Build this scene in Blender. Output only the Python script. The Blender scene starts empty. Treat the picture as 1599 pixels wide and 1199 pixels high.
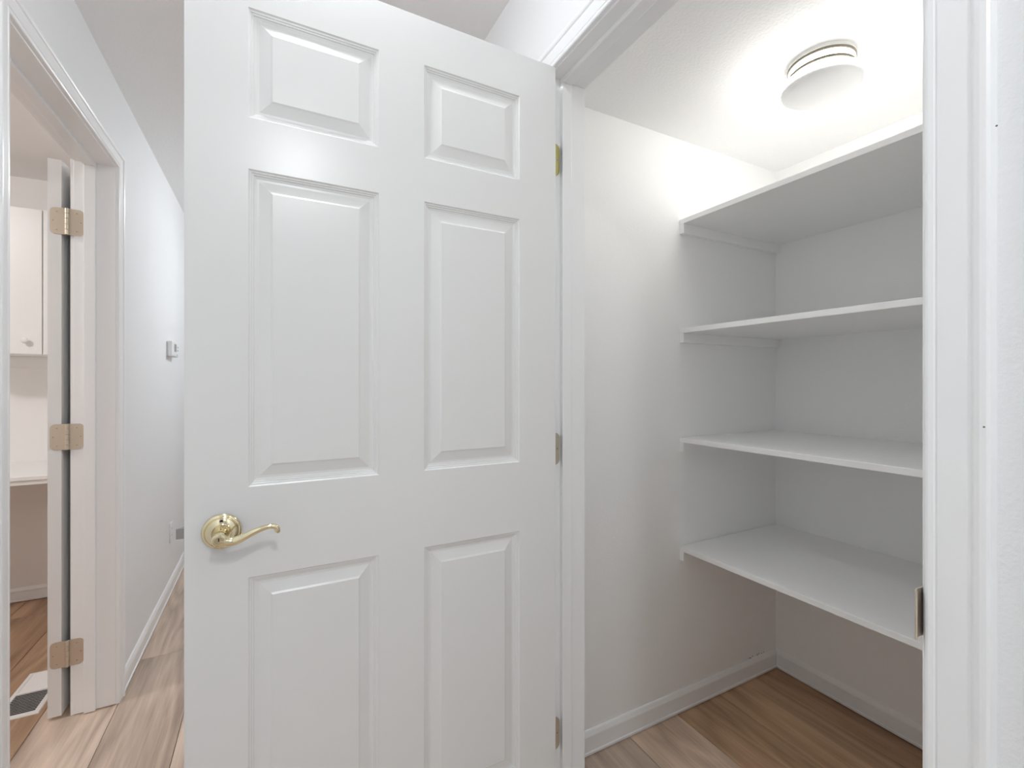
import bpy, bmesh, math, random
from mathutils import Vector, Matrix
random.seed(7)
scene = bpy.context.scene
col = scene.collection

# ------------------------------------------------------------------ camera, world, exposure
YAW = math.atan(376.5 / 717.0)
cam_d = bpy.data.cameras.new('camera')
cam_d.sensor_fit = 'HORIZONTAL'
cam_d.sensor_width = 36.0
cam_d.lens = 717.0 / 1599.0 * 36.0
cam_d.shift_y = -3.5 / 1599.0
cam_d.clip_start = 0.02
cam = bpy.data.objects.new('camera', cam_d)
cam.location = (0, 0, 1.25)
cam.rotation_euler = (math.pi / 2, 0, -YAW)
col.objects.link(cam)
scene.camera = cam

WORLD = 0.5   # even daylight fill, let in through the opening added at the near end
world = bpy.data.worlds.new('world')
scene.world = world
world.use_nodes = True
world.node_tree.nodes['Background'].inputs[0].default_value = (0.9, 0.95, 1.0, 1)
world.node_tree.nodes['Background'].inputs[1].default_value = WORLD

vs = scene.view_settings
vs.view_transform = 'Standard'
vs.look = 'None'
vs.exposure = 0.07
vs.gamma = 1.0
vs.use_curve_mapping = False

scene.cycles.adaptive_threshold = 0.03
scene.cycles.max_bounces = 12
scene.cycles.diffuse_bounces = 9
scene.cycles.glossy_bounces = 3
scene.cycles.transmission_bounces = 2
scene.cycles.caustics_reflective = False
scene.cycles.caustics_refractive = False

# lamp strengths (radiance of the glass of each fitting)
HALL_LAMP = 215.0
MID_LAMP = 66.0
ASSUMED_FAR_LAMP = 66.0  # unseen far hall lamp, assumed, lights the wall past the door
ROOM_LAMP = 92.0
CLOSET_DRUM = 7.0
CLOSET_LENS = 0.10
CLOSET_ADDED_RIM = 84.0  # glowing band added to the fitting, gives most of the closet light

# ------------------------------------------------------------------ materials
def srgb(r, g, b):
    f = lambda v: (v / 255 / 12.92) if v / 255 <= 0.04045 else ((v / 255 + 0.055) / 1.055) ** 2.4
    return (f(r), f(g), f(b), 1)

def new_mat(name):
    m = bpy.data.materials.new(name)
    m.use_nodes = True
    nt = m.node_tree
    b = nt.nodes['Principled BSDF']
    return m, nt, b

def paint(name, colr, rough, bump_scale=None, bump=0.1, dist=0.001, spec=0.5, mottled=0.0):
    m, nt, b = new_mat(name)
    b.inputs['Base Color'].default_value = (*colr, 1)
    b.inputs['Roughness'].default_value = rough
    b.inputs['Specular IOR Level'].default_value = spec
    geo = nt.nodes.new('ShaderNodeNewGeometry')
    if bump_scale:
        n = nt.nodes.new('ShaderNodeTexNoise')
        n.inputs['Scale'].default_value = bump_scale
        n.inputs['Detail'].default_value = 3
        nt.links.new(geo.outputs['Position'], n.inputs['Vector'])
        bp = nt.nodes.new('ShaderNodeBump')
        bp.inputs['Strength'].default_value = bump
        bp.inputs['Distance'].default_value = dist
        nt.links.new(n.outputs['Fac'], bp.inputs['Height'])
        nt.links.new(bp.outputs['Normal'], b.inputs['Normal'])
    if mottled:
        n2 = nt.nodes.new('ShaderNodeTexNoise')
        n2.inputs['Scale'].default_value = 2.3
        n2.inputs['Detail'].default_value = 4
        nt.links.new(geo.outputs['Position'], n2.inputs['Vector'])
        mx = nt.nodes.new('ShaderNodeMix'); mx.data_type = 'RGBA'
        mx.inputs['A'].default_value = (*colr, 1)
        mx.inputs['B'].default_value = (*[c * (1 - mottled) for c in colr], 1)
        nt.links.new(n2.outputs['Fac'], mx.inputs['Factor'])
        nt.links.new(mx.outputs['Result'], b.inputs['Base Color'])
    return m

def metal(name, colr, rough, noise=0.0):
    m, nt, b = new_mat(name)
    b.inputs['Base Color'].default_value = (*colr, 1)
    b.inputs['Metallic'].default_value = 1.0
    b.inputs['Roughness'].default_value = rough
    if noise:
        tc = nt.nodes.new('ShaderNodeTexCoord')
        n = nt.nodes.new('ShaderNodeTexNoise')
        n.inputs['Scale'].default_value = 60
        nt.links.new(tc.outputs['Object'], n.inputs['Vector'])
        mr = nt.nodes.new('ShaderNodeMapRange')
        mr.inputs['To Min'].default_value = rough - noise
        mr.inputs['To Max'].default_value = rough + noise
        nt.links.new(n.outputs['Fac'], mr.inputs['Value'])
        nt.links.new(mr.outputs['Result'], b.inputs['Roughness'])
    return m

def glow(name, colr, strength):
    m, nt, b = new_mat(name)
    b.inputs['Base Color'].default_value = (0.8, 0.8, 0.8, 1)
    b.inputs['Roughness'].default_value = 0.35
    b.inputs['Emission Color'].default_value = (*colr, 1)
    b.inputs['Emission Strength'].default_value = strength
    return m

def wood():
    m, nt, b = new_mat('oak_plank')
    L = nt.links.new
    tc = nt.nodes.new('ShaderNodeTexCoord')
    oi = nt.nodes.new('ShaderNodeObjectInfo')
    off = nt.nodes.new('ShaderNodeVectorMath'); off.operation = 'MULTIPLY_ADD'
    cmb = nt.nodes.new('ShaderNodeCombineXYZ')
    L(oi.outputs['Random'], cmb.inputs['X']); L(oi.outputs['Random'], cmb.inputs['Y']); L(oi.outputs['Random'], cmb.inputs['Z'])
    off.inputs[1].default_value = (37, 91, 53)
    L(cmb.outputs['Vector'], off.inputs[0])
    L(tc.outputs['Object'], off.inputs[2])
    def stretched(sx, sy, scale, detail, distort=0.0, rough=0.55):
        mp = nt.nodes.new('ShaderNodeMapping')
        mp.inputs['Scale'].default_value = (sx, sy, 1)
        L(off.outputs['Vector'], mp.inputs['Vector'])
        n = nt.nodes.new('ShaderNodeTexNoise')
        n.inputs['Scale'].default_value = scale
        n.inputs['Detail'].default_value = detail
        n.inputs['Roughness'].default_value = rough
        n.inputs['Distortion'].default_value = distort
        L(mp.outputs['Vector'], n.inputs['Vector'])
        return n
    broad = stretched(9, 0.9, 1.0, 3, 0.8)
    grain = stretched(60, 2.2, 2.0, 5, 0.3, 0.65)
    # cathedral figure: rings of a stretched noise field
    fig = stretched(5, 0.55, 1.0, 2, 0.4)
    mul = nt.nodes.new('ShaderNodeMath'); mul.operation = 'MULTIPLY'; mul.inputs[1].default_value = 16
    L(fig.outputs['Fac'], mul.inputs[0])
    pp = nt.nodes.new('ShaderNodeMath'); pp.operation = 'PINGPONG'; pp.inputs[1].default_value = 1
    L(mul.outputs[0], pp.inputs[0])
    def mixf(a, bb, f):
        x = nt.nodes.new('ShaderNodeMix')
        x.inputs['Factor'].default_value = f
        L(a, x.inputs['A']); L(bb, x.inputs['B'])
        return x.outputs['Result']
    v = mixf(broad.outputs['Fac'], grain.outputs['Fac'], 0.34)
    v = mixf(v, pp.outputs[0], 0.15)
    ramp = nt.nodes.new('ShaderNodeValToRGB')
    ramp.color_ramp.elements[0].position = 0.28
    ramp.color_ramp.elements[0].color = (0.48, 0.45, 0.44, 1)
    ramp.color_ramp.elements[1].position = 0.72
    ramp.color_ramp.elements[1].color = (1.24, 1.25, 1.27, 1)
    L(v, ramp.inputs['Fac'])
    # sparse knots
    kmap = nt.nodes.new('ShaderNodeMapping'); kmap.inputs['Scale'].default_value = (3.2, 1.4, 1)
    L(off.outputs['Vector'], kmap.inputs['Vector'])
    vor = nt.nodes.new('ShaderNodeTexVoronoi'); vor.inputs['Scale'].default_value = 1.3
    L(kmap.outputs['Vector'], vor.inputs['Vector'])
    kr = nt.nodes.new('ShaderNodeMapRange')
    kr.inputs['From Min'].default_value = 0.02; kr.inputs['From Max'].default_value = 0.09
    kr.inputs['To Min'].default_value = 0.55; kr.inputs['To Max'].default_value = 1.0
    L(vor.outputs['Distance'], kr.inputs['Value'])
    m1 = nt.nodes.new('ShaderNodeMix'); m1.data_type = 'RGBA'; m1.blend_type = 'MULTIPLY'; m1.inputs['Factor'].default_value = 1
    L(oi.outputs['Color'], m1.inputs['A']); L(ramp.outputs['Color'], m1.inputs['B'])
    m2 = nt.nodes.new('ShaderNodeMix'); m2.data_type = 'RGBA'; m2.blend_type = 'MULTIPLY'; m2.inputs['Factor'].default_value = 1
    L(m1.outputs['Result'], m2.inputs['A']); L(kr.outputs['Result'], m2.inputs['B'])
    L(m2.outputs['Result'], b.inputs['Base Color'])
    b.inputs['Roughness'].default_value = 0.48
    b.inputs['Specular IOR Level'].default_value = 0.35
    bp = nt.nodes.new('ShaderNodeBump'); bp.inputs['Strength'].default_value = 0.15; bp.inputs['Distance'].default_value = 0.001
    L(grain.outputs['Fac'], bp.inputs['Height']); L(bp.outputs['Normal'], b.inputs['Normal'])
    return m

M = {}
M['wall'] = paint('wall_paint', (0.84, 0.847, 0.855), 0.6, 150, 0.5, 0.0015)
M['closet_wall'] = paint('closet_wall_paint', (0.915, 0.915, 0.91), 0.6, 150, 0.45, 0.0014)
M['room_wall'] = paint('room_wall_paint', (0.865, 0.848, 0.835), 0.6, 170, 0.3, 0.0012)
M['ceiling'] = paint('ceiling_paint', (0.90, 0.90, 0.895), 0.8, 130, 0.6, 0.002)
M['trim'] = paint('trim_gloss', (0.885, 0.89, 0.895), 0.28, 30, 0.015, 0.0005)
M['door'] = paint('door_gloss', (0.79, 0.79, 0.783), 0.27, 220, 0.05, 0.0004)
M['shelf'] = paint('shelf_gloss', (0.92, 0.92, 0.915), 0.33, 60, 0.05, 0.0004)
M['cabinet'] = paint('cabinet_white', (0.87, 0.87, 0.86), 0.35, 60, 0.03, 0.0004)
M['plastic'] = paint('white_plastic', (0.82, 0.83, 0.83), 0.4, 300, 0.03, 0.0003)
M['register'] = paint('register_enamel', (0.80, 0.78, 0.76), 0.4, 200, 0.03, 0.0003)
M['dark'] = paint('dark_void', (0.015, 0.014, 0.014), 0.8, 50, 0.02)
M['screen'] = paint('grey_screen', (0.16, 0.17, 0.17), 0.2, 50, 0.01)
M['scuff'] = paint('scuff_mark', (0.16, 0.15, 0.14), 0.8, 50, 0.02)
M['subfloor'] = paint('subfloor', (0.05, 0.04, 0.03), 0.9, 50, 0.1)
M['brass'] = metal('polished_brass', (0.84, 0.75, 0.52), 0.09, 0.03)
M['hinge'] = metal('antique_hinge', (0.66, 0.58, 0.475), 0.46, 0.08)
M['hinge'].node_tree.nodes['Principled BSDF'].inputs['Metallic'].default_value = 0.75
M['hinge_brass'] = metal('yellow_brass', (0.62, 0.58, 0.24), 0.35, 0.06)
M['steel'] = metal('brushed_steel', (0.42, 0.41, 0.40), 0.35, 0.08)
M['lamp_ring'] = paint('tan_lamp_ring', (0.20, 0.175, 0.13), 0.5, 100, 0.01)
M['lamp_white'] = paint('lamp_white', (0.85, 0.85, 0.83), 0.35, 100, 0.01)
M['hall_glow'] = glow('hall_lamp_glass', (0.93, 0.97, 1.0), HALL_LAMP)
M['mid_glow'] = glow('mid_lamp_glass', (0.93, 0.97, 1.0), MID_LAMP)
M['assumed_far_glow'] = glow('assumed_far_lamp_glass', (0.92, 0.965, 1.0), ASSUMED_FAR_LAMP)
M['room_glow'] = glow('room_lamp_glass', (1.0, 0.985, 0.975), ROOM_LAMP)
M['drum_glow'] = glow('closet_lamp_drum', (1.0, 0.985, 0.95), CLOSET_DRUM)
M['added_rim_glow'] = glow('closet_added_rim', (1.0, 0.985, 0.95), CLOSET_ADDED_RIM)
M['lens_glow'] = glow('closet_lamp_lens', (0.985, 1.0, 0.965), CLOSET_LENS)
M['wood'] = wood()

# ------------------------------------------------------------------ helpers
def obj(name, bm, mat, parent=None, smooth=False):
    """link the bmesh (world coordinates) as one mesh object"""
    bmesh.ops.recalc_face_normals(bm, faces=bm.faces)
    me = bpy.data.meshes.new(name)
    if parent is not None:
        bm.transform(Matrix.Translation(-Vector(parent['_o'])))
    bm.to_mesh(me); bm.free()
    if smooth:
        for p in me.polygons:
            p.use_smooth = True
        me.set_sharp_from_angle(angle=math.radians(35))
    me.materials.append(M[mat])
    o = bpy.data.objects.new(name, me)
    col.objects.link(o)
    if parent is not None:
        o.parent = parent
        o['_o'] = parent['_o']
    return o

def empty(name, loc):
    o = bpy.data.objects.new(name, None)
    o.empty_display_size = 0.05
    o.location = loc
    o['_o'] = tuple(loc)
    col.objects.link(o)
    return o

def tag(o, label, cat, group=None, kind=None):
    o['label'] = label
    o['category'] = cat
    if group: o['group'] = group
    if kind: o['kind'] = kind
    return o

def struct(o, label, cat):
    return tag(o, label, cat, kind='structure')

def box(bm, x0, x1, y0, y1, z0, z1, bev=0.0, seg=2):
    t = bmesh.new()
    bmesh.ops.create_cube(t, size=1)
    for v in t.verts:
        v.co = Vector(((x0 + x1) / 2 + v.co.x * (x1 - x0), (y0 + y1) / 2 + v.co.y * (y1 - y0), (z0 + z1) / 2 + v.co.z * (z1 - z0)))
    if bev:
        bmesh.ops.bevel(t, geom=t.edges[:] , offset=bev, segments=seg, affect='EDGES', profile=0.5)
    me = bpy.data.meshes.new('t'); t.to_mesh(me); t.free()
    bm.from_mesh(me); bpy.data.meshes.remove(me)
    return bm

def bx(*a, **k):
    return box(bmesh.new(), *a, **k)

def sweep_loops(bm, loops, closed_caps=True):
    rows = [[bm.verts.new(p) for p in lp] for lp in loops]
    n = len(rows[0])
    for r0, r1 in zip(rows, rows[1:]):
        for i in range(n):
            j = (i + 1) % n
            bm.faces.new((r0[i], r0[j], r1[j], r1[i]))
    if closed_caps:
        bm.faces.new(rows[0]); bm.faces.new(rows[-1][::-1])
    return bm

def lathe(bm, prof, axis, centre, seg=40):
    """prof: list of (r, t); axis 'z' or 'y'; t measured along the axis"""
    cx, cy, cz = centre
    rows = []
    for r, t in prof:
        if r < 1e-6:
            p = (cx, cy, cz + t) if axis == 'z' else (cx, cy + t, cz)
            rows.append([bm.verts.new(p)])
        else:
            row = []
            for i in range(seg):
                a = 2 * math.pi * i / seg
                c, s = r * math.cos(a), r * math.sin(a)
                row.append(bm.verts.new((cx + c, cy + s, cz + t) if axis == 'z' else (cx + c, cy + t, cz + s)))
            rows.append(row)
    for a, b in zip(rows, rows[1:]):
        if len(a) == 1 and len(b) == 1: continue
        for i in range(seg):
            j = (i + 1) % seg
            if len(a) == 1: bm.faces.new((a[0], b[j], b[i]))
            elif len(b) == 1: bm.faces.new((a[i], a[j], b[0]))
            else: bm.faces.new((a[i], a[j], b[j], b[i]))
    return bm

def catmull(pts, sub=5):
    out = []
    n = len(pts)
    for i in range(n - 1):
        p0, p1, p2, p3 = (Vector(pts[max(i - 1, 0)]), Vector(pts[i]), Vector(pts[i + 1]), Vector(pts[min(i + 2, n - 1)]))
        for k in range(sub):
            t = k / sub
            out.append(0.5 * ((2 * p1) + (-p0 + p2) * t + (2 * p0 - 5 * p1 + 4 * p2 - p3) * t * t + (-p0 + 3 * p1 - 3 * p2 + p3) * t ** 3))
    out.append(Vector(pts[-1]))
    return out

def tube(bm, pts, ry, rz, up, seg=16):
    """sweep an ellipse along pts; ry radius along 'up' cross tangent, rz along up"""
    loops = []
    up = Vector(up)
    n = len(pts)
    for i, p in enumerate(pts):
        t = (pts[min(i + 1, n - 1)] - pts[max(i - 1, 0)]).normalized()
        u = up
        w = t.cross(u).normalized()
        loops.append([p + w * ry[i] * math.cos(2 * math.pi * k / seg) + u * rz[i] * math.sin(2 * math.pi * k / seg) for k in range(seg)])
    return sweep_loops(bm, loops)

# ------------------------------------------------------------------ key dimensions
HL, HLB = -0.532, -0.655          # hall left wall: hall face, room face
HR, HRB = 0.645, 0.757            # hall right wall: hall face, closet face
CEIL, CCEIL = 2.415, 2.171
Y_REAR, Y_END = -2.6, 5.0
CY0, CY1, CXB = 0.205, 1.250, 1.968   # closet: right wall, left wall, back wall
D1A, D1B, D1H = 0.241, 1.016, 2.048   # closet doorway clear opening and head
D2A, D2B, D2H = 1.451, 2.286, 2.080   # left doorway
RX0, RY0, RY1 = -3.1, 0.5, 3.618      # left room
JT = 0.018

# ------------------------------------------------------------------ floor: subfloor + planks
floor = empty('floor', (0, 0, 0))
struct(floor, 'light oak plank floor running the length of hall, closet and side room', 'floor')
obj('subfloor', bx(-3.25, 2.1, Y_REAR - .1, Y_END + .1, -0.045, -0.009), 'subfloor', floor)
PW, X0 = 0.2348, -0.5255
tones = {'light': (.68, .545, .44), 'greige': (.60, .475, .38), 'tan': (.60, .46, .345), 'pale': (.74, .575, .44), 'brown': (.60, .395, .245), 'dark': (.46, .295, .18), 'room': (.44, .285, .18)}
# column index -> list of joints (Y) and tones of the successive boards
LEN = 1.75
plank_cache = {}
def plank(x0, x1, y0, y1, tone):
    key = (round(x1 - x0, 4), round(y1 - y0, 4))
    if key not in plank_cache:
        w, l = key
        g = 0.0009
        bm = bmesh.new()
        bev = 0.0018
        lo = [(-w/2+g, -l/2+g), (w/2-g, -l/2+g), (w/2-g, l/2-g), (-w/2+g, l/2-g)]
        hi = [(-w/2+g+bev, -l/2+g+bev), (w/2-g-bev, -l/2+g+bev), (w/2-g-bev, l/2-g-bev), (-w/2+g+bev, l/2-g-bev)]
        sweep_loops(bm, [[(x, y, -0.0085) for x, y in lo], [(x, y, -0.0012) for x, y in lo], [(x, y, 0) for x, y in hi]])
        bmesh.ops.recalc_face_normals(bm, faces=bm.faces)
        me = bpy.data.meshes.new('plank'); bm.to_mesh(me); bm.free()
        me.materials.append(M['wood'])
        plank_cache[key] = me
    o = bpy.data.objects.new('plank', plank_cache[key])
    o.location = ((x0 + x1) / 2, (y0 + y1) / 2, 0)
    o.parent = floor
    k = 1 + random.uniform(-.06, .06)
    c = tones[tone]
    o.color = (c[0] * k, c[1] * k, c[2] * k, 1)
    col.objects.link(o)
special = {0: (2.605, ['light', 'light', 'greige', 'greige', 'light', 'tan']), 1: (3.35, ['light'] * 6), -1: (3.05, ['greige', 'greige', 'greige', 'greige', 'greige']),
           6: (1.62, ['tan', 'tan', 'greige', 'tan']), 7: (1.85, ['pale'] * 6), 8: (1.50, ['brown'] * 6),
           9: (1.72, ['brown', 'brown', 'brown', 'brown', 'brown']), 10: (1.58, ['dark'] * 6),  # last column darkened: shade under the shelves put into its tone
           -2: (3.9, ['room'] * 6), -3: (3.37, ['room'] * 6), -4: (3.62, ['room'] * 6)}  # side room columns browner, the room's shade mixed into their tone
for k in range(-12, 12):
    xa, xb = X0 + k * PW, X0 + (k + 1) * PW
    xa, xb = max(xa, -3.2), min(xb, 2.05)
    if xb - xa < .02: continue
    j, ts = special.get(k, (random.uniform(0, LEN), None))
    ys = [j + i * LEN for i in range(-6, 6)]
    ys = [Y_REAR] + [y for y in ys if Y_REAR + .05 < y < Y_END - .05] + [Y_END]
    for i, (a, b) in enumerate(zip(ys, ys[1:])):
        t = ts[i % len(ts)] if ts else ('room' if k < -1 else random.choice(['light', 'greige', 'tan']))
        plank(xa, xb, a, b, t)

# ------------------------------------------------------------------ walls and ceilings
def wall_x(name, x0, x1, y0, y1, z1, label, mat, opening=None):
    bm = bmesh.new()
    if opening:
        a, b, h = opening
        box(bm, x0, x1, y0, a - JT, 0, z1); box(bm, x0, x1, b + JT, y1, 0, z1); box(bm, x0, x1, a - JT, b + JT, h + JT, z1)
    else:
        box(bm, x0, x1, y0, y1, 0, z1)
    return struct(obj(name, bm, mat), label, 'wall')
wall_x('wall_left', HLB, HL, Y_REAR, Y_END, CEIL, 'white hall wall with the thermostat and the doorway to the side room', 'wall', (D2A, D2B, D2H))
wall_x('wall_right', HR, HRB, Y_REAR, Y_END, CEIL, 'white hall wall holding the closet doorway', 'wall', (D1A, D1B, D1H))
bm = bmesh.new()
box(bm, HLB, HL, Y_REAR - .1, Y_REAR, 0, CEIL); box(bm, HR, HRB, Y_REAR - .1, Y_REAR, 0, CEIL); box(bm, HL, HR, Y_REAR - .1, Y_REAR, 2.2, CEIL)  # end left open to let the world fill into the hall
struct(obj('wall_rear', bm, 'wall'), 'white wall with an unseen wide opening added for fill light at the near end of the hall', 'wall')
struct(obj('wall_front', bx(HLB, HRB, Y_END, Y_END + .1, 0, CEIL), 'wall'), 'white wall at the far end of the hall', 'wall')
struct(obj('wall_closet_left', bx(HRB, CXB + .1, CY1, CY1 + .1, 0, CCEIL), 'closet_wall'), 'white closet side wall beside the open door, shelf cleats fixed to it', 'wall')
struct(obj('wall_closet_back', bx(CXB, CXB + .1, CY0, CY1, 0, CCEIL), 'closet_wall'), 'white closet wall behind the four shelves', 'wall')
struct(obj('wall_closet_right', bx(HRB, CXB + .1, CY0 - .1, CY0, 0, CCEIL), 'closet_wall'), 'white closet wall hidden beyond the strike side of the doorway', 'wall')
struct(obj('wall_room_back', bx(RX0 - .1, HLB, RY1, RY1 + .1, 0, CEIL), 'room_wall'), 'warm white side room wall behind the desk and wall cabinet', 'wall')
struct(obj('wall_room_left', bx(RX0 - .1, RX0, RY0, RY1, 0, CEIL), 'room_wall'), 'warm white far wall of the side room', 'wall')
struct(obj('wall_room_front', bx(RX0 - .1, HLB, RY0 - .1, RY0, 0, CEIL), 'room_wall'), 'warm white side room wall facing the desk', 'wall')
struct(obj('ceiling', bx(HLB, HRB, Y_REAR - .1, Y_END + .1, CEIL, CEIL + .1), 'ceiling'), 'white textured ceiling over the hall', 'ceiling')
struct(obj('ceiling', bx(HRB, CXB + .1, CY0 - .1, CY1 + .1, CCEIL, CCEIL + .1), 'ceiling'), 'lower white textured ceiling inside the closet, around the round lamp', 'ceiling')
struct(obj('ceiling', bx(RX0 - .1, HLB, RY0 - .1, RY1 + .1, CEIL, CEIL + .1), 'room_wall'), 'warm white ceiling of the side room', 'ceiling')

# ------------------------------------------------------------------ baseboards
BB = [(0, .003), (.0135, .003), (.0140, .011), (.0105, .013), (.0100, .056), (.0125, .0585), (.0120, .064), (.0065, .077), (.0035, .080), (0, .080)]
def baseboard(name, p0, p1, nrm, label, m0=0, m1=0):
    """profile swept from p0 to p1 along the wall; nrm points into the room; m0/m1 = mitre (+1 inside corner)"""
    p0, p1, n = Vector((*p0, 0)), Vector((*p1, 0)), Vector((*nrm, 0))
    d = (p1 - p0).normalized()
    loops = [[p0 + d * (t * m0) + n * t + Vector((0, 0, z)) for t, z in BB], [p1 - d * (t * m1) + n * t + Vector((0, 0, z)) for t, z in BB]]
    return struct(obj(name, sweep_loops(bmesh.new(), loops), 'trim'), label, 'baseboard')
CO = 0.060   # casing outer edge offset from the clear opening
baseboard('baseboard_left', (HL, D2B + CO), (HL, Y_END), (1, 0), 'white hall baseboard running from the side room doorway past the outlet')
baseboard('baseboard_left', (HL, Y_REAR), (HL, D2A - CO), (1, 0), 'white hall baseboard on the near side of the side room doorway')
baseboard('baseboard_right', (HR, D1B + CO), (HR, Y_END), (-1, 0), 'white hall baseboard behind the open closet door')
baseboard('baseboard_right', (HR, Y_REAR), (HR, D1A - CO), (-1, 0), 'white hall baseboard on the strike side of the closet doorway')
bcl = baseboard('baseboard_closet_left', (HRB, CY1), (CXB, CY1), (0, -1), 'white closet baseboard with dark paint chips above it near the corner', 0, 1)
baseboard('baseboard_closet_back', (CXB, CY1), (CXB, CY0), (-1, 0), 'white closet baseboard under the lowest shelf', 1, 1)
baseboard('baseboard_room_back', (RX0, RY1), (HLB, RY1), (0, -1), 'white baseboard under the desk in the side room')
bm = bmesh.new()
rs = random.Random(3)
for i in range(11):
    x = rs.uniform(1.755, 1.885); z = .0805 + rs.uniform(0, .006)
    w = rs.uniform(.0015, .007); h = rs.uniform(.001, .0028)
    box(bm, x, x + w, CY1 - .0006, CY1 + .0002, z, z + h)
bcl['_o'] = (0, 0, 0)
obj('paint_chip', bm, 'scuff', bcl)

# ------------------------------------------------------------------ door frames
CAS = [(0, 0), (0, .0085), (.0015, .0102), (.004, .0110), (.0085, .0108), (.0098, .0092), (.0115, .0092), (.0122, .0106), (.036, .0128), (.0395, .0128), (.0425, .0158), (.047, .0172), (.052, .0172), (.0545, .0155), (.055, .013), (.055, 0)]
def casing(parent, xf, sgn, ya, yb, zh):
    """three mitred casing boards on the wall face x = xf, proud by sgn"""
    r = 0.0045
    a, b, h = ya - r, yb + r, zh + r
    leg0 = [[(xf + sgn * t, a - u, 0) for u, t in CAS], [(xf + sgn * t, a - u, h + u) for u, t in CAS]]
    leg1 = [[(xf + sgn * t, b + u, 0) for u, t in CAS], [(xf + sgn * t, b + u, h + u) for u, t in CAS]]
    head = [[(xf + sgn * t, a - u, h + u) for u, t in CAS], [(xf + sgn * t, b + u, h + u) for u, t in CAS]]
    res = []
    for nm, lp in (('side_casing', leg0), ('side_casing', leg1), ('head_casing', head)):
        res.append(obj(nm, sweep_loops(bmesh.new(), lp), 'trim', parent))
    return res

def door_frame(name, xa, xb, ya, yb, zh, s0, s1, label):
    """jambs from xa to xb, stop between s0 and s1"""
    e = empty(name, ((xa + xb) / 2, (ya + yb) / 2, 0))
    struct(e, label, 'door frame')
    g = 0.0008
    obj('side_jamb', bx(xa, xb, ya - JT + g, ya, 0.003, zh + JT - g, bev=.0012), 'trim', e)
    obj('side_jamb', bx(xa, xb, yb, yb + JT - g, 0.003, zh + JT - g, bev=.0012), 'trim', e)
    obj('head_jamb', bx(xa, xb, ya, yb, zh, zh + JT - g, bev=.0012), 'trim', e)
    t = .0125
    obj('door_stop', bx(s0, s1, ya, ya + t, 0.003, zh - t, bev=.0018), 'trim', e)
    obj('door_stop', bx(s0, s1, yb - t, yb, 0.003, zh - t, bev=.0018), 'trim', e)
    obj('door_stop', bx(s0, s1, ya, yb, zh - t, zh, bev=.0018), 'trim', e)
    return e

f1 = door_frame('trim_1', HR, HRB + .001, D1A, D1B, D1H, 0.6765, 0.706, 'white moulded frame around the closet doorway with brass strike plate')
c1 = casing(f1, HR, -1, D1A, D1B, D1H)
# nail holes on the strike-side casing
for yy, zz in ((.186, 1.205), (.177, 1.50)):
    bm = lathe(bmesh.new(), [(0, 0), (.0009, 0), (.0009, .0004), (0, .0004)], 'z', (0, 0, 0), 10)
    bm.transform(Matrix.Translation((HR - .0176, yy, zz)) @ Matrix.Rotation(math.pi / 2, 4, 'Y'))
    obj('nail_hole', bm, 'scuff', c1[0])
# strike plate with curled lip
lip = [(.672, .0003), (.655, .0003), (.648, .0011), (.641, .0019), (.636, .0018), (.632, .0008), (.629, -.0012)]
th = .0013
loops = []
for z in (.9655, 1.0195):
    outer = [(x, D1A + y + th, z) for x, y in lip]
    inner = [(x + (.0006 if i > 3 else 0), D1A + y, z) for i, (x, y) in enumerate(lip)][::-1]
    loops.append(outer + inner)
sp = obj('strike_plate', sweep_loops(bmesh.new(), loops), 'hinge', f1)
sp['label'] = 'brass strike plate with curled lip'

f2 = door_frame('trim_2', HLB, HL, D2A, D2B, D2H, -.623, -.589, 'white moulded frame around the side room doorway')
casing(f2, HL, 1, D2A, D2B, D2H)
casing(f2, HLB, -1, D2A, D2B, D2H)

# ------------------------------------------------------------------ six-panel door
PROF = [(0, 0), (.0022, .0028), (.0048, .0034), (.0056, .0052), (.0082, .0058), (.0090, .0078), (.0135, .0092), (.0175, .0092), (.0365, .0030), (.0400, .0010)]
def six_panel(parent, w, h, t, cols, rows, place, mat):
    """door built in (u along width, v across thickness 0..t, z) and mapped by place(u,v,z)"""
    us = [0, cols[0], cols[1], cols[2], cols[3], w]
    zs = [0] + rows + [h]
    bm = bmesh.new()
    def cell(u0, u1, z0, z1):
        for vv in (0, t):
            bm.faces.new([bm.verts.new(place(u, vv, z)) for u, z in ((u0, z0), (u1, z0), (u1, z1), (u0, z1))])
    for i in range(5):
        for j in range(7):
            if i % 2 == 1 and j % 2 == 1: continue
            cell(us[i], us[i + 1], zs[j], zs[j + 1])
    for (u0, z0, u1, z1) in ((0, 0, w, 0), (w, 0, w, h), (w, h, 0, h), (0, h, 0, 0)):
        bm.faces.new([bm.verts.new(place(*q)) for q in ((u0, 0, z0), (u1, 0, z1), (u1, t, z1), (u0, t, z0))])
    bmesh.ops.remove_doubles(bm, verts=bm.verts, dist=1e-5)
    slab = obj('slab', bm, mat, parent)
    for i in (1, 3):
        for j in (1, 3, 5):
            bm = bmesh.new()
            for face in (0, 1):
                rings = []
                for o, d in PROF:
                    v = d if face == 0 else t - d
                    rings.append([bm.verts.new(place(u, v, z)) for u, z in ((us[i] + o, zs[j] + o), (us[i + 1] - o, zs[j] + o), (us[i + 1] - o, zs[j + 1] - o), (us[i] + o, zs[j + 1] - o))])
                for a, b in zip(rings, rings[1:]):
                    for k in range(4):
                        bm.faces.new((a[k], a[(k + 1) % 4], b[(k + 1) % 4], b[k]))
                bm.faces.new(rings[-1])
            obj('panel', bm, mat, parent)
    return slab

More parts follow.
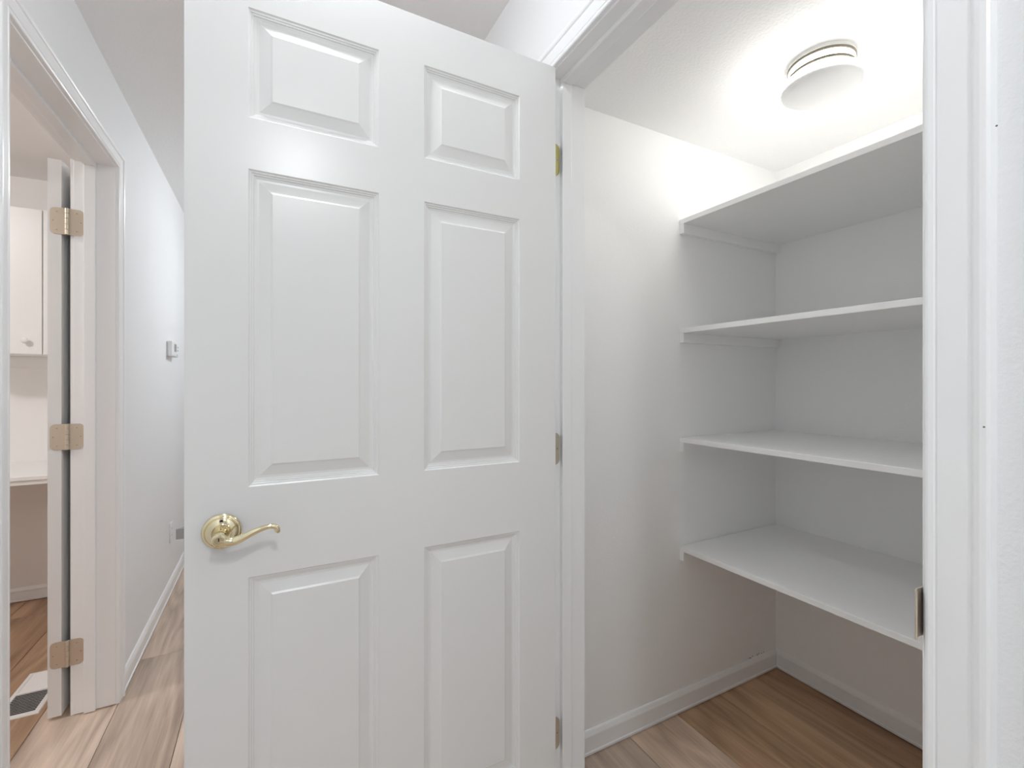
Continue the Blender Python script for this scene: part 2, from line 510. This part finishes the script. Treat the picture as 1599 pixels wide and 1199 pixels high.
def hinge(parent, pin, z0, z1, mat, leaf_a, leaf_b, screw_a, screw_b, r=.0055):
    """leaf_*: (origin, direction along leaf width, outward normal, width)"""
    h = empty('hinge', (pin[0], pin[1], (z0 + z1) / 2))
    h.parent = parent
    h.location = Vector(h.location) - Vector(parent['_o'])
    H = z1 - z0
    for (o, d, n, w), holes in ((leaf_a, screw_a), (leaf_b, screw_b)):
        o, d, n = Vector((*o, 0)), Vector((*d, 0)), Vector((*n, 0))
        rc = .0155
        outline = [(0, z0), (w - rc, z0)] + [(w - rc + rc * math.sin(a), z0 + rc - rc * math.cos(a)) for a in [math.pi / 2 * k / 6 for k in range(1, 7)]]
        outline += [(w - rc + rc * math.cos(a), z1 - rc + rc * math.sin(a)) for a in [math.pi / 2 * k / 6 for k in range(0, 7)]] + [(0, z1)]
        loops = [[o + d * u + n * q + Vector((0, 0, z)) for u, z in outline] for q in (0.0002, .0019)]
        leaf = obj('leaf', sweep_loops(bmesh.new(), loops), mat, h)
        if holes:
            for u, f in ((w * .56, .16), (w * .80, .5), (w * .56, .84)):
                c = o + d * u + n * .0021 + Vector((0, 0, z0 + H * f))
                bm = bmesh.new()
                rings = []
                for rr, q in ((.0040, -.0001), (.0036, .0005), (.0014, .0004), (.0012, -.0001)):
                    rings.append([bm.verts.new(c + d * rr * math.cos(2 * math.pi * k / 12) + Vector((0, 0, rr * math.sin(2 * math.pi * k / 12))) + n * q) for k in range(12)])
                for a, b in zip(rings, rings[1:]):
                    for k in range(12):
                        bm.faces.new((a[k], a[(k + 1) % 12], b[(k + 1) % 12], b[k]))
                bm.faces.new(rings[-1])
                obj('screw', bm, 'hinge', h)
                bm = lathe(bmesh.new(), [(0, 0), (.0014, 0), (.0014, .0003), (0, .0003)], 'z', (0, 0, 0), 10)
                bm.transform(Matrix.Translation(c + n * .0003) @ n.to_track_quat('Z', 'Y').to_matrix().to_4x4())
                obj('screw_slot', bm, 'scuff', h)
    # barrel in five knuckles
    for k in range(5):
        a, b = z0 + H * k / 5 + .0004, z0 + H * (k + 1) / 5 - .0004
        obj('knuckle', lathe(bmesh.new(), [(0, a), (r - .0006, a), (r, a + .0006), (r, b - .0006), (r - .0006, b), (0, b)], 'z', (pin[0], pin[1], 0), 20), mat, h, smooth=True)
    return h

# closet door, open square to the hall
DX0, DX1 = -.134, .636
DY, DT = .975, .035
DZ = .012
d1 = empty('door_1', (.639, 1.016, 0))
struct(d1, 'open white six-panel closet door with brass lever handle', 'door')
rows1 = [.310 - DZ, .889 - DZ, 1.056 - DZ, 1.643 - DZ, 1.738 - DZ, 1.941 - DZ]
cols1 = [-.037 - DX0, .199 - DX0, .296 - DX0, .533 - DX0]
six_panel(d1, DX1 - DX0, 2.043 - DZ, DT, cols1, rows1, lambda u, v, z: (DX0 + u, DY + v, DZ + z), 'door')
for zc, mt in ((1.833, 'hinge_brass'), (1.074, 'hinge'), (.327, 'hinge')):
    hinge(d1, (.639, 1.0155), zc - .0425, zc + .0425, mt,
          ((.639, D1B), (1, 0), (0, -1), .0355), ((DX1, 1.0145), (0, -1), (1, 0), .034), True, False, r=.0050)

# lever handle (front), with a plain twin on the far side
LX, LZ = -.078, .981
def lever(parent, sgn, yface):
    e = empty('lever_handle', (LX, yface, LZ))
    e.parent = parent
    e.location = Vector((LX, yface, LZ)) - Vector(parent['_o'])
    e['label'] = 'polished brass lever handle with round rose'
    S = sgn
    ros = [(0, 0), (.0315, 0), (.0318, .002), (.0308, .0045), (.0285, .0062), (.0270, .0066), (.0258, .0056), (.0250, .0060), (.0245, .0078), (.0215, .0098), (.0160, .0112), (.0150, .0124), (.0135, .0120), (0, .0120)]
    obj('rose', lathe(bmesh.new(), [(r, S * t) for r, t in ros], 'y', (LX, yface, LZ), 48), 'brass', e, smooth=True)
    neck = [(.0125, .0115), (.0120, .015), (.0095, .022), (.0085, .030), (.0092, .038), (.0108, .044), (.0115, .050), (.0112, .056), (.0100, .0585), (.0086, .0590), (.0084, .0575), (0, .0575)]
    obj('neck', lathe(bmesh.new(), [(r, S * t) for r, t in neck], 'y', (LX, yface, LZ), 36), 'brass', e, smooth=True)
    obj('key_cylinder', lathe(bmesh.new(), [(0, S * .0565), (.0078, S * .0565), (.0078, S * .0586), (.0070, S * .0592), (0, S * .0592)], 'y', (LX, yface, LZ), 28), 'brass', e, smooth=True)
    yy = yface + S * .05925
    obj('keyhole', bx(LX - .0008, LX + .0008, min(yy, yy + S * .0003), max(yy, yy + S * .0003), LZ - .001, LZ + .0048), 'dark', e)
    obj('privacy_pin_hole', lathe(bmesh.new(), [(.0040, S * .0078), (.0040, S * .0110), (.0026, S * .0112), (.0024, S * .0090)], 'y', (LX, yface, LZ + .0205), 18), 'hinge', e, smooth=True)
    obj('privacy_pin', lathe(bmesh.new(), [(0, S * .0104), (.0026, S * .0104)], 'y', (LX, yface, LZ + .0205), 18), 'dark', e)
    raw = [(LX + .002, .0495, -.002), (LX + .011, .0500, -.0052), (LX + .021, .0510, -.0060), (LX + .031, .0525, -.0028), (LX + .041, .0540, .0018), (LX + .052, .0550, .0068), (LX + .063, .0555, .0105), (LX + .074, .0555, .0128), (LX + .082, .0550, .0122), (LX + .0875, .0545, .0085), (LX + .0885, .0540, .0030), (LX + .0870, .0540, .0005)]
    pts = catmull([(x, yface + S * y, LZ + z) for x, y, z in raw], 4)
    rad = [.0098, .0086, .0074, .0067, .0061, .0055, .0050, .0046, .0046, .0048, .0050, .0036]
    rr = []
    for i in range(len(rad) - 1):
        rr += [rad[i] + (rad[i + 1] - rad[i]) * k / 4 for k in range(4)]
    rr.append(rad[-1])
    obj('lever', tube(bmesh.new(), pts, rr, [r * 1.05 for r in rr], (0, 1, 0), 18), 'brass', e, smooth=True)
    return e
lever(d1, -1, DY)
lever(d1, 1, DY + DT)
# latch bolt and its face plate on the free edge
obj('latch_plate', bx(DX0 - .0012, DX0 + .0002, DY + .005, DY + .030, .952, 1.010, bev=.0005, seg=1), 'steel', d1)
bm = bmesh.new()
lb = [(DY + .0105, 0), (DY + .0105, -.0125), (DY + .0125, -.0135), (DY + .0245, -.002), (DY + .0245, 0)]
sweep_loops(bm, [[(DX0 + x, y, z) for y, x in lb] for z in (.9735, .9915)])
obj('latch_bolt', bm, 'steel', d1)

# side room door, folded right back against the side room wall
E0X, E1X = -.726, -.688
E0Y = 2.285
d2 = empty('door_2', (-.673, 2.284, 0))
struct(d2, 'white door folded back into the side room, seen edge on with three hinges', 'door')
EZ = .0125
rows2 = [.24, .80, .97, 1.56, 1.66, 1.92]
six_panel(d2, .805, 2.072 - EZ, E1X - E0X, [.10, .355, .45, .705], rows2, lambda u, v, z: (E0X + v + u * .034, E0Y + u, EZ + z), 'door')
for z0, z1 in ((1.797, 1.895), (.997, 1.093), (.190, .287)):
    hinge(d2, (-.671, 2.2805), z0, z1, 'hinge', ((-.671, D2B), (1, 0), (0, -1), .0465), ((-.676, E0Y), (-1, 0), (0, -1), .0435), True, True, r=.0062)

# ------------------------------------------------------------------ closet shelves
SX = 1.376
names = ['top closet shelf, just under the lamp, its underside showing',
         'second closet shelf from the top, seen edge-on from below',
         'third closet shelf from the top, between the edge-on and the lowest shelf',
         'lowest closet shelf, hung above the bare floor']
for ztop, nm in zip((1.8655, 1.4525, 1.039, .6265), names):
    s = empty('closet_shelf', (SX, CY0, ztop - .019))
    tag(s, 'white ' + nm, 'shelf', 'shelves in the closet')
    obj('board', bx(SX, CXB - .0005, CY0 + .001, CY1 - .001, ztop - .0185, ztop, bev=.0016), 'shelf', s)
    for y0, y1 in ((CY1 - .0185, CY1 - .0003), (CY0 + .0003, CY0 + .0185)):
        prof = [(SX + .001, ztop - .0187), (SX + .001, ztop - .0545), (CXB - .012, ztop - .0545), (CXB - .004, ztop - .0515), (CXB - .001, ztop - .0435), (CXB - .001, ztop - .0187)]
        bm = sweep_loops(bmesh.new(), [[(x, y0, z) for x, z in prof], [(x, y1, z) for x, z in prof]])
        obj('cleat', bm, 'shelf', s)

# ------------------------------------------------------------------ lamps
def arc_profile(r, z0, z1, n=10):
    """shallow dome from rim (r,z0) to the pole (0,z1)"""
    return [(r * math.cos(a), z0 + (z1 - z0) * math.sin(a)) for a in [math.pi / 2 * k / n for k in range(n + 1)]]

cl = empty('ceiling_lamp', (1.400, .756, CCEIL))
tag(cl, 'small round flush ceiling lamp with dim frosted lens and added glowing rim lighting the closet', 'lamp')
C = (1.400, .756, CCEIL)
R = .083
obj('pan', lathe(bmesh.new(), [(0, -.0002), (R, -.0002), (R, -.009), (R - .004, -.0095), (0, -.0095)], 'z', C, 64), 'lamp_white', cl, smooth=True)
for zz in (-.010, -.034):
    obj('ring', lathe(bmesh.new(), [(R - .012, zz), (R - .001, zz), (R + .0005, zz - .001), (R + .0005, zz - .0072), (R - .001, zz - .008), (R - .012, zz - .008), (R - .012, zz)], 'z', C, 64), 'lamp_ring', cl, smooth=True)
obj('drum', lathe(bmesh.new(), [(R - .002, -.0095), (R - .002, -.0600)], 'z', C, 64), 'drum_glow', cl, smooth=True)
obj('lens_collar', lathe(bmesh.new(), [(.081, -.0600), (.1030, -.0602), (.1062, -.0615), (.1075, -.0640)], 'z', C, 64), 'lamp_white', cl, smooth=True)
obj('added_rim_band', lathe(bmesh.new(), [(.1075, -.0640), (.1068, -.0680), (.1046, -.0716), (.1015, -.0745)], 'z', C, 64), 'added_rim_glow', cl, smooth=True)  # added emissive band, lights the closet while the lens stays dim
lens = [(r, z) for r, z in arc_profile(.1015, -.0744, -.1015, 12)]
obj('lens', lathe(bmesh.new(), lens, 'z', C, 64), 'lens_glow', cl, smooth=True)
bm = bmesh.new()
box(bm, C[0] + .040, C[0] + .046, C[1] + .062, C[1] + .070, CCEIL - .062, CCEIL - .046, bev=.001, seg=1)
obj('lens_clip', bm, 'lamp_white', cl)

def dome_lamp(loc, mat, label, r=.14):
    e = empty('ceiling_lamp', loc)
    k = r / .14
    tag(e, label, 'lamp')
    obj('pan', lathe(bmesh.new(), [(0, -.0002), (r * 1.06, -.0002), (r * 1.06, -.018 * k), (r, -.022 * k), (0, -.022 * k)], 'z', loc, 48), 'lamp_white', e, smooth=True)
    obj('shade', lathe(bmesh.new(), [(0, -.0222 * k), (r * .97, -.0222 * k)] + arc_profile(r * .97, -.024 * k, -.095 * k, 10), 'z', loc, 48), mat, e, smooth=True)
dome_lamp((.12, -.75, CEIL), 'hall_glow', 'round dome ceiling lamp in the near hall', .072)
dome_lamp((.085, .90, CEIL), 'mid_glow', 'small round dome ceiling lamp above the swing of the closet door', .075)
dome_lamp((.44, 3.36, CEIL), 'assumed_far_glow', 'unseen, assumed round dome ceiling lamp in the far hall behind the closet door', .12)
dome_lamp((-1.85, 2.0, CEIL), 'room_glow', 'round dome ceiling lamp in the side room')

# ------------------------------------------------------------------ hall wall fittings
t = empty('thermostat', (HL, 3.343, 1.443))
tag(t, 'white rounded thermostat with grey display on the hall wall', 'thermostat')
obj('back_plate', bx(HL + .0002, HL + .007, 3.262, 3.424, 1.400, 1.486, bev=.003), 'plastic', t, smooth=True)
obj('body', bx(HL + .007, HL + .032, 3.256, 3.430, 1.396, 1.490, bev=.008, seg=4), 'plastic', t, smooth=True)
obj('display', bx(HL + .0318, HL + .0328, 3.300, 3.365, 1.427, 1.472, bev=.0003, seg=1), 'screen', t)
for z in (1.437, 1.457):
    obj('button', bx(HL + .0316, HL + .0335, 3.398, 3.410, z - .004, z + .004, bev=.0008, seg=1), 'screen', t)
obj('slide_switch', bx(HL + .0316, HL + .0332, 3.372, 3.390, 1.408, 1.412, bev=.0006, seg=1), 'screen', t)

p = empty('wall_outlet', (HL, 3.38, .352))
tag(p, 'white duplex outlet cover low on the hall wall above the baseboard', 'outlet')
obj('cover_plate', bx(HL + .0002, HL + .0060, 3.345, 3.415, .2945, .4095, bev=.0022), 'plastic', p, smooth=True)
for zc in (.3325, .3715):
    rcp = obj('receptacle', bx(HL + .0055, HL + .0078, 3.364, 3.396, zc - .014, zc + .014, bev=.0009, seg=1), 'plastic', p)
    for dy in (-.006, .006):
        obj('slot', bx(HL + .0077, HL + .0080, 3.380 + dy - .001, 3.380 + dy + .001, zc - .002, zc + .007), 'dark', rcp)
bm = lathe(bmesh.new(), [(0, 0), (.003, 0), (.0025, .001), (0, .001)], 'z', (0, 0, 0), 12)
bm.transform(Matrix.Translation((HL + .0060, 3.38, .352)) @ Matrix.Rotation(math.pi / 2, 4, 'Y'))
obj('screw', bm, 'plastic', p)

# ------------------------------------------------------------------ side room
cb = empty('wall_cabinet', (-1.068, RY1, 1.394))
tag(cb, 'white wall cabinet with slab doors and round knob above the desk', 'cabinet')
KX0, KX1, KZ0, KZ1, KY = -1.398, -.742, 1.394, 2.158, 3.301
obj('body', bx(KX0, KX1, KY + .0195, RY1 - .0003, KZ0, KZ1), 'cabinet', cb)
for i, (a, b) in enumerate(((KX0, -1.0705), (-1.0665, KX1))):
    dd = obj('door', bx(a + .0005, b - .0005, KY, KY + .0185, KZ0 + .001, KZ1 - .001, bev=.0015), 'cabinet', cb)
    kx = -1.130 if i == 0 else -1.006
    obj('knob', lathe(bmesh.new(), [(0, -.030), (.008, -.0288), (.0135, -.025), (.0155, -.020), (.0135, -.015), (.0085, -.011), (.0065, -.006), (.0085, 0), (0, 0)], 'y', (kx, KY, 1.464), 28), 'cabinet', dd, smooth=True)
tag(obj('wall_rail', bx(-1.9, -.742, RY1 - .019, RY1 - .0003, 1.330, 1.3935, bev=.002), 'room_wall'), 'painted rail fixed to the wall under the cabinet', 'rail')
dk = empty('desk', (-1.3, 3.3, 0))
tag(dk, 'white built-in desk with an open kneehole below the cabinet', 'desk')
obj('worktop', bx(-1.95, -.742, 3.045, RY1 - .0005, .774, .792, bev=.0015), 'cabinet', dk)
obj('apron', bx(-1.93, -.762, 3.053, 3.071, .752, .7738), 'cabinet', dk)
for a in (-1.95, -.760):
    obj('side_panel', bx(a, a + .018, 3.055, RY1 - .016, 0, .7738), 'cabinet', dk)

# floor register
rg = empty('floor_register', (-.8435, 2.528, 0))
tag(rg, 'white metal floor register with two banks of slats beside the folded door', 'vent')
gx0, gx1, gy0, gy1 = -.912, -.775, 2.363, 2.693
fl = .017
obj('duct_shade_plate', bx(gx0 + .008, gx1 - .008, gy0 + .008, gy1 - .008, .0002, .0010), 'dark', rg)  # black plate in place of the shade down the duct opening
bm = bmesh.new()
out = [(gx0, gy0), (gx1, gy0), (gx1, gy1), (gx0, gy1)]
def inset(d): return [(gx0 + d, gy0 + d), (gx1 - d, gy0 + d), (gx1 - d, gy1 - d), (gx0 + d, gy1 - d)]
rings = [[bm.verts.new((x, y, z)) for x, y in inset(d)] for d, z in ((0, .0003), (.0025, .0045), (fl - .001, .0060), (fl, .0055), (fl, .0012))]
for a, b in zip(rings, rings[1:]):
    for k in range(4):
        bm.faces.new((a[k], a[(k + 1) % 4], b[(k + 1) % 4], b[k]))
obj('frame', bm, 'register', rg)
ym = (gy0 + gy1) / 2 + .006
obj('centre_bar', bx(gx0 + fl, gx1 - fl, ym - .005, ym + .005, .0012, .0060, bev=.0008, seg=1), 'register', rg)
smesh = {}
for bank, (ya, yb, tilt) in enumerate(((gy0 + fl, ym - .005, -1), (ym + .005, gy1 - fl, 1))):
    n = 13
    for k in range(n):
        y = ya + (yb - ya) * (k + .5) / n
        if bank not in smesh:
            bm = bmesh.new()
            hw = (gx1 - gx0) / 2 - fl
            L = .0042 if tilt > 0 else .0030
            q = [(-L, .0), (-L + .0008, -.0002), (L, .0040), (L - .0008, .0042)] if tilt < 0 else [(-L, .0042), (-L, .0034), (L, .0004), (L, .0012)]
            if tilt < 0:
                q = [(-.0026, .0052), (.0026, .0026), (.0026, .0006), (-.0026, .0032)]
            else:
                q = [(-.0041, .0016), (.0041, .0052), (.0041, .0044), (-.0041, .0008)]
            sweep_loops(bm, [[(-hw, yy, zz) for yy, zz in q], [(hw, yy, zz) for yy, zz in q]])
            bmesh.ops.recalc_face_normals(bm, faces=bm.faces)
            me = bpy.data.meshes.new('slat'); bm.to_mesh(me); bm.free(); me.materials.append(M['register'])
            smesh[bank] = me
        o = bpy.data.objects.new('slat', smesh[bank])
        col.objects.link(o)
        o.parent = rg
        o.location = Vector(((gx0 + gx1) / 2, y, .0006)) - Vector(rg['_o'])

for o in bpy.data.objects:
    if '_o' in o:
        del o['_o']
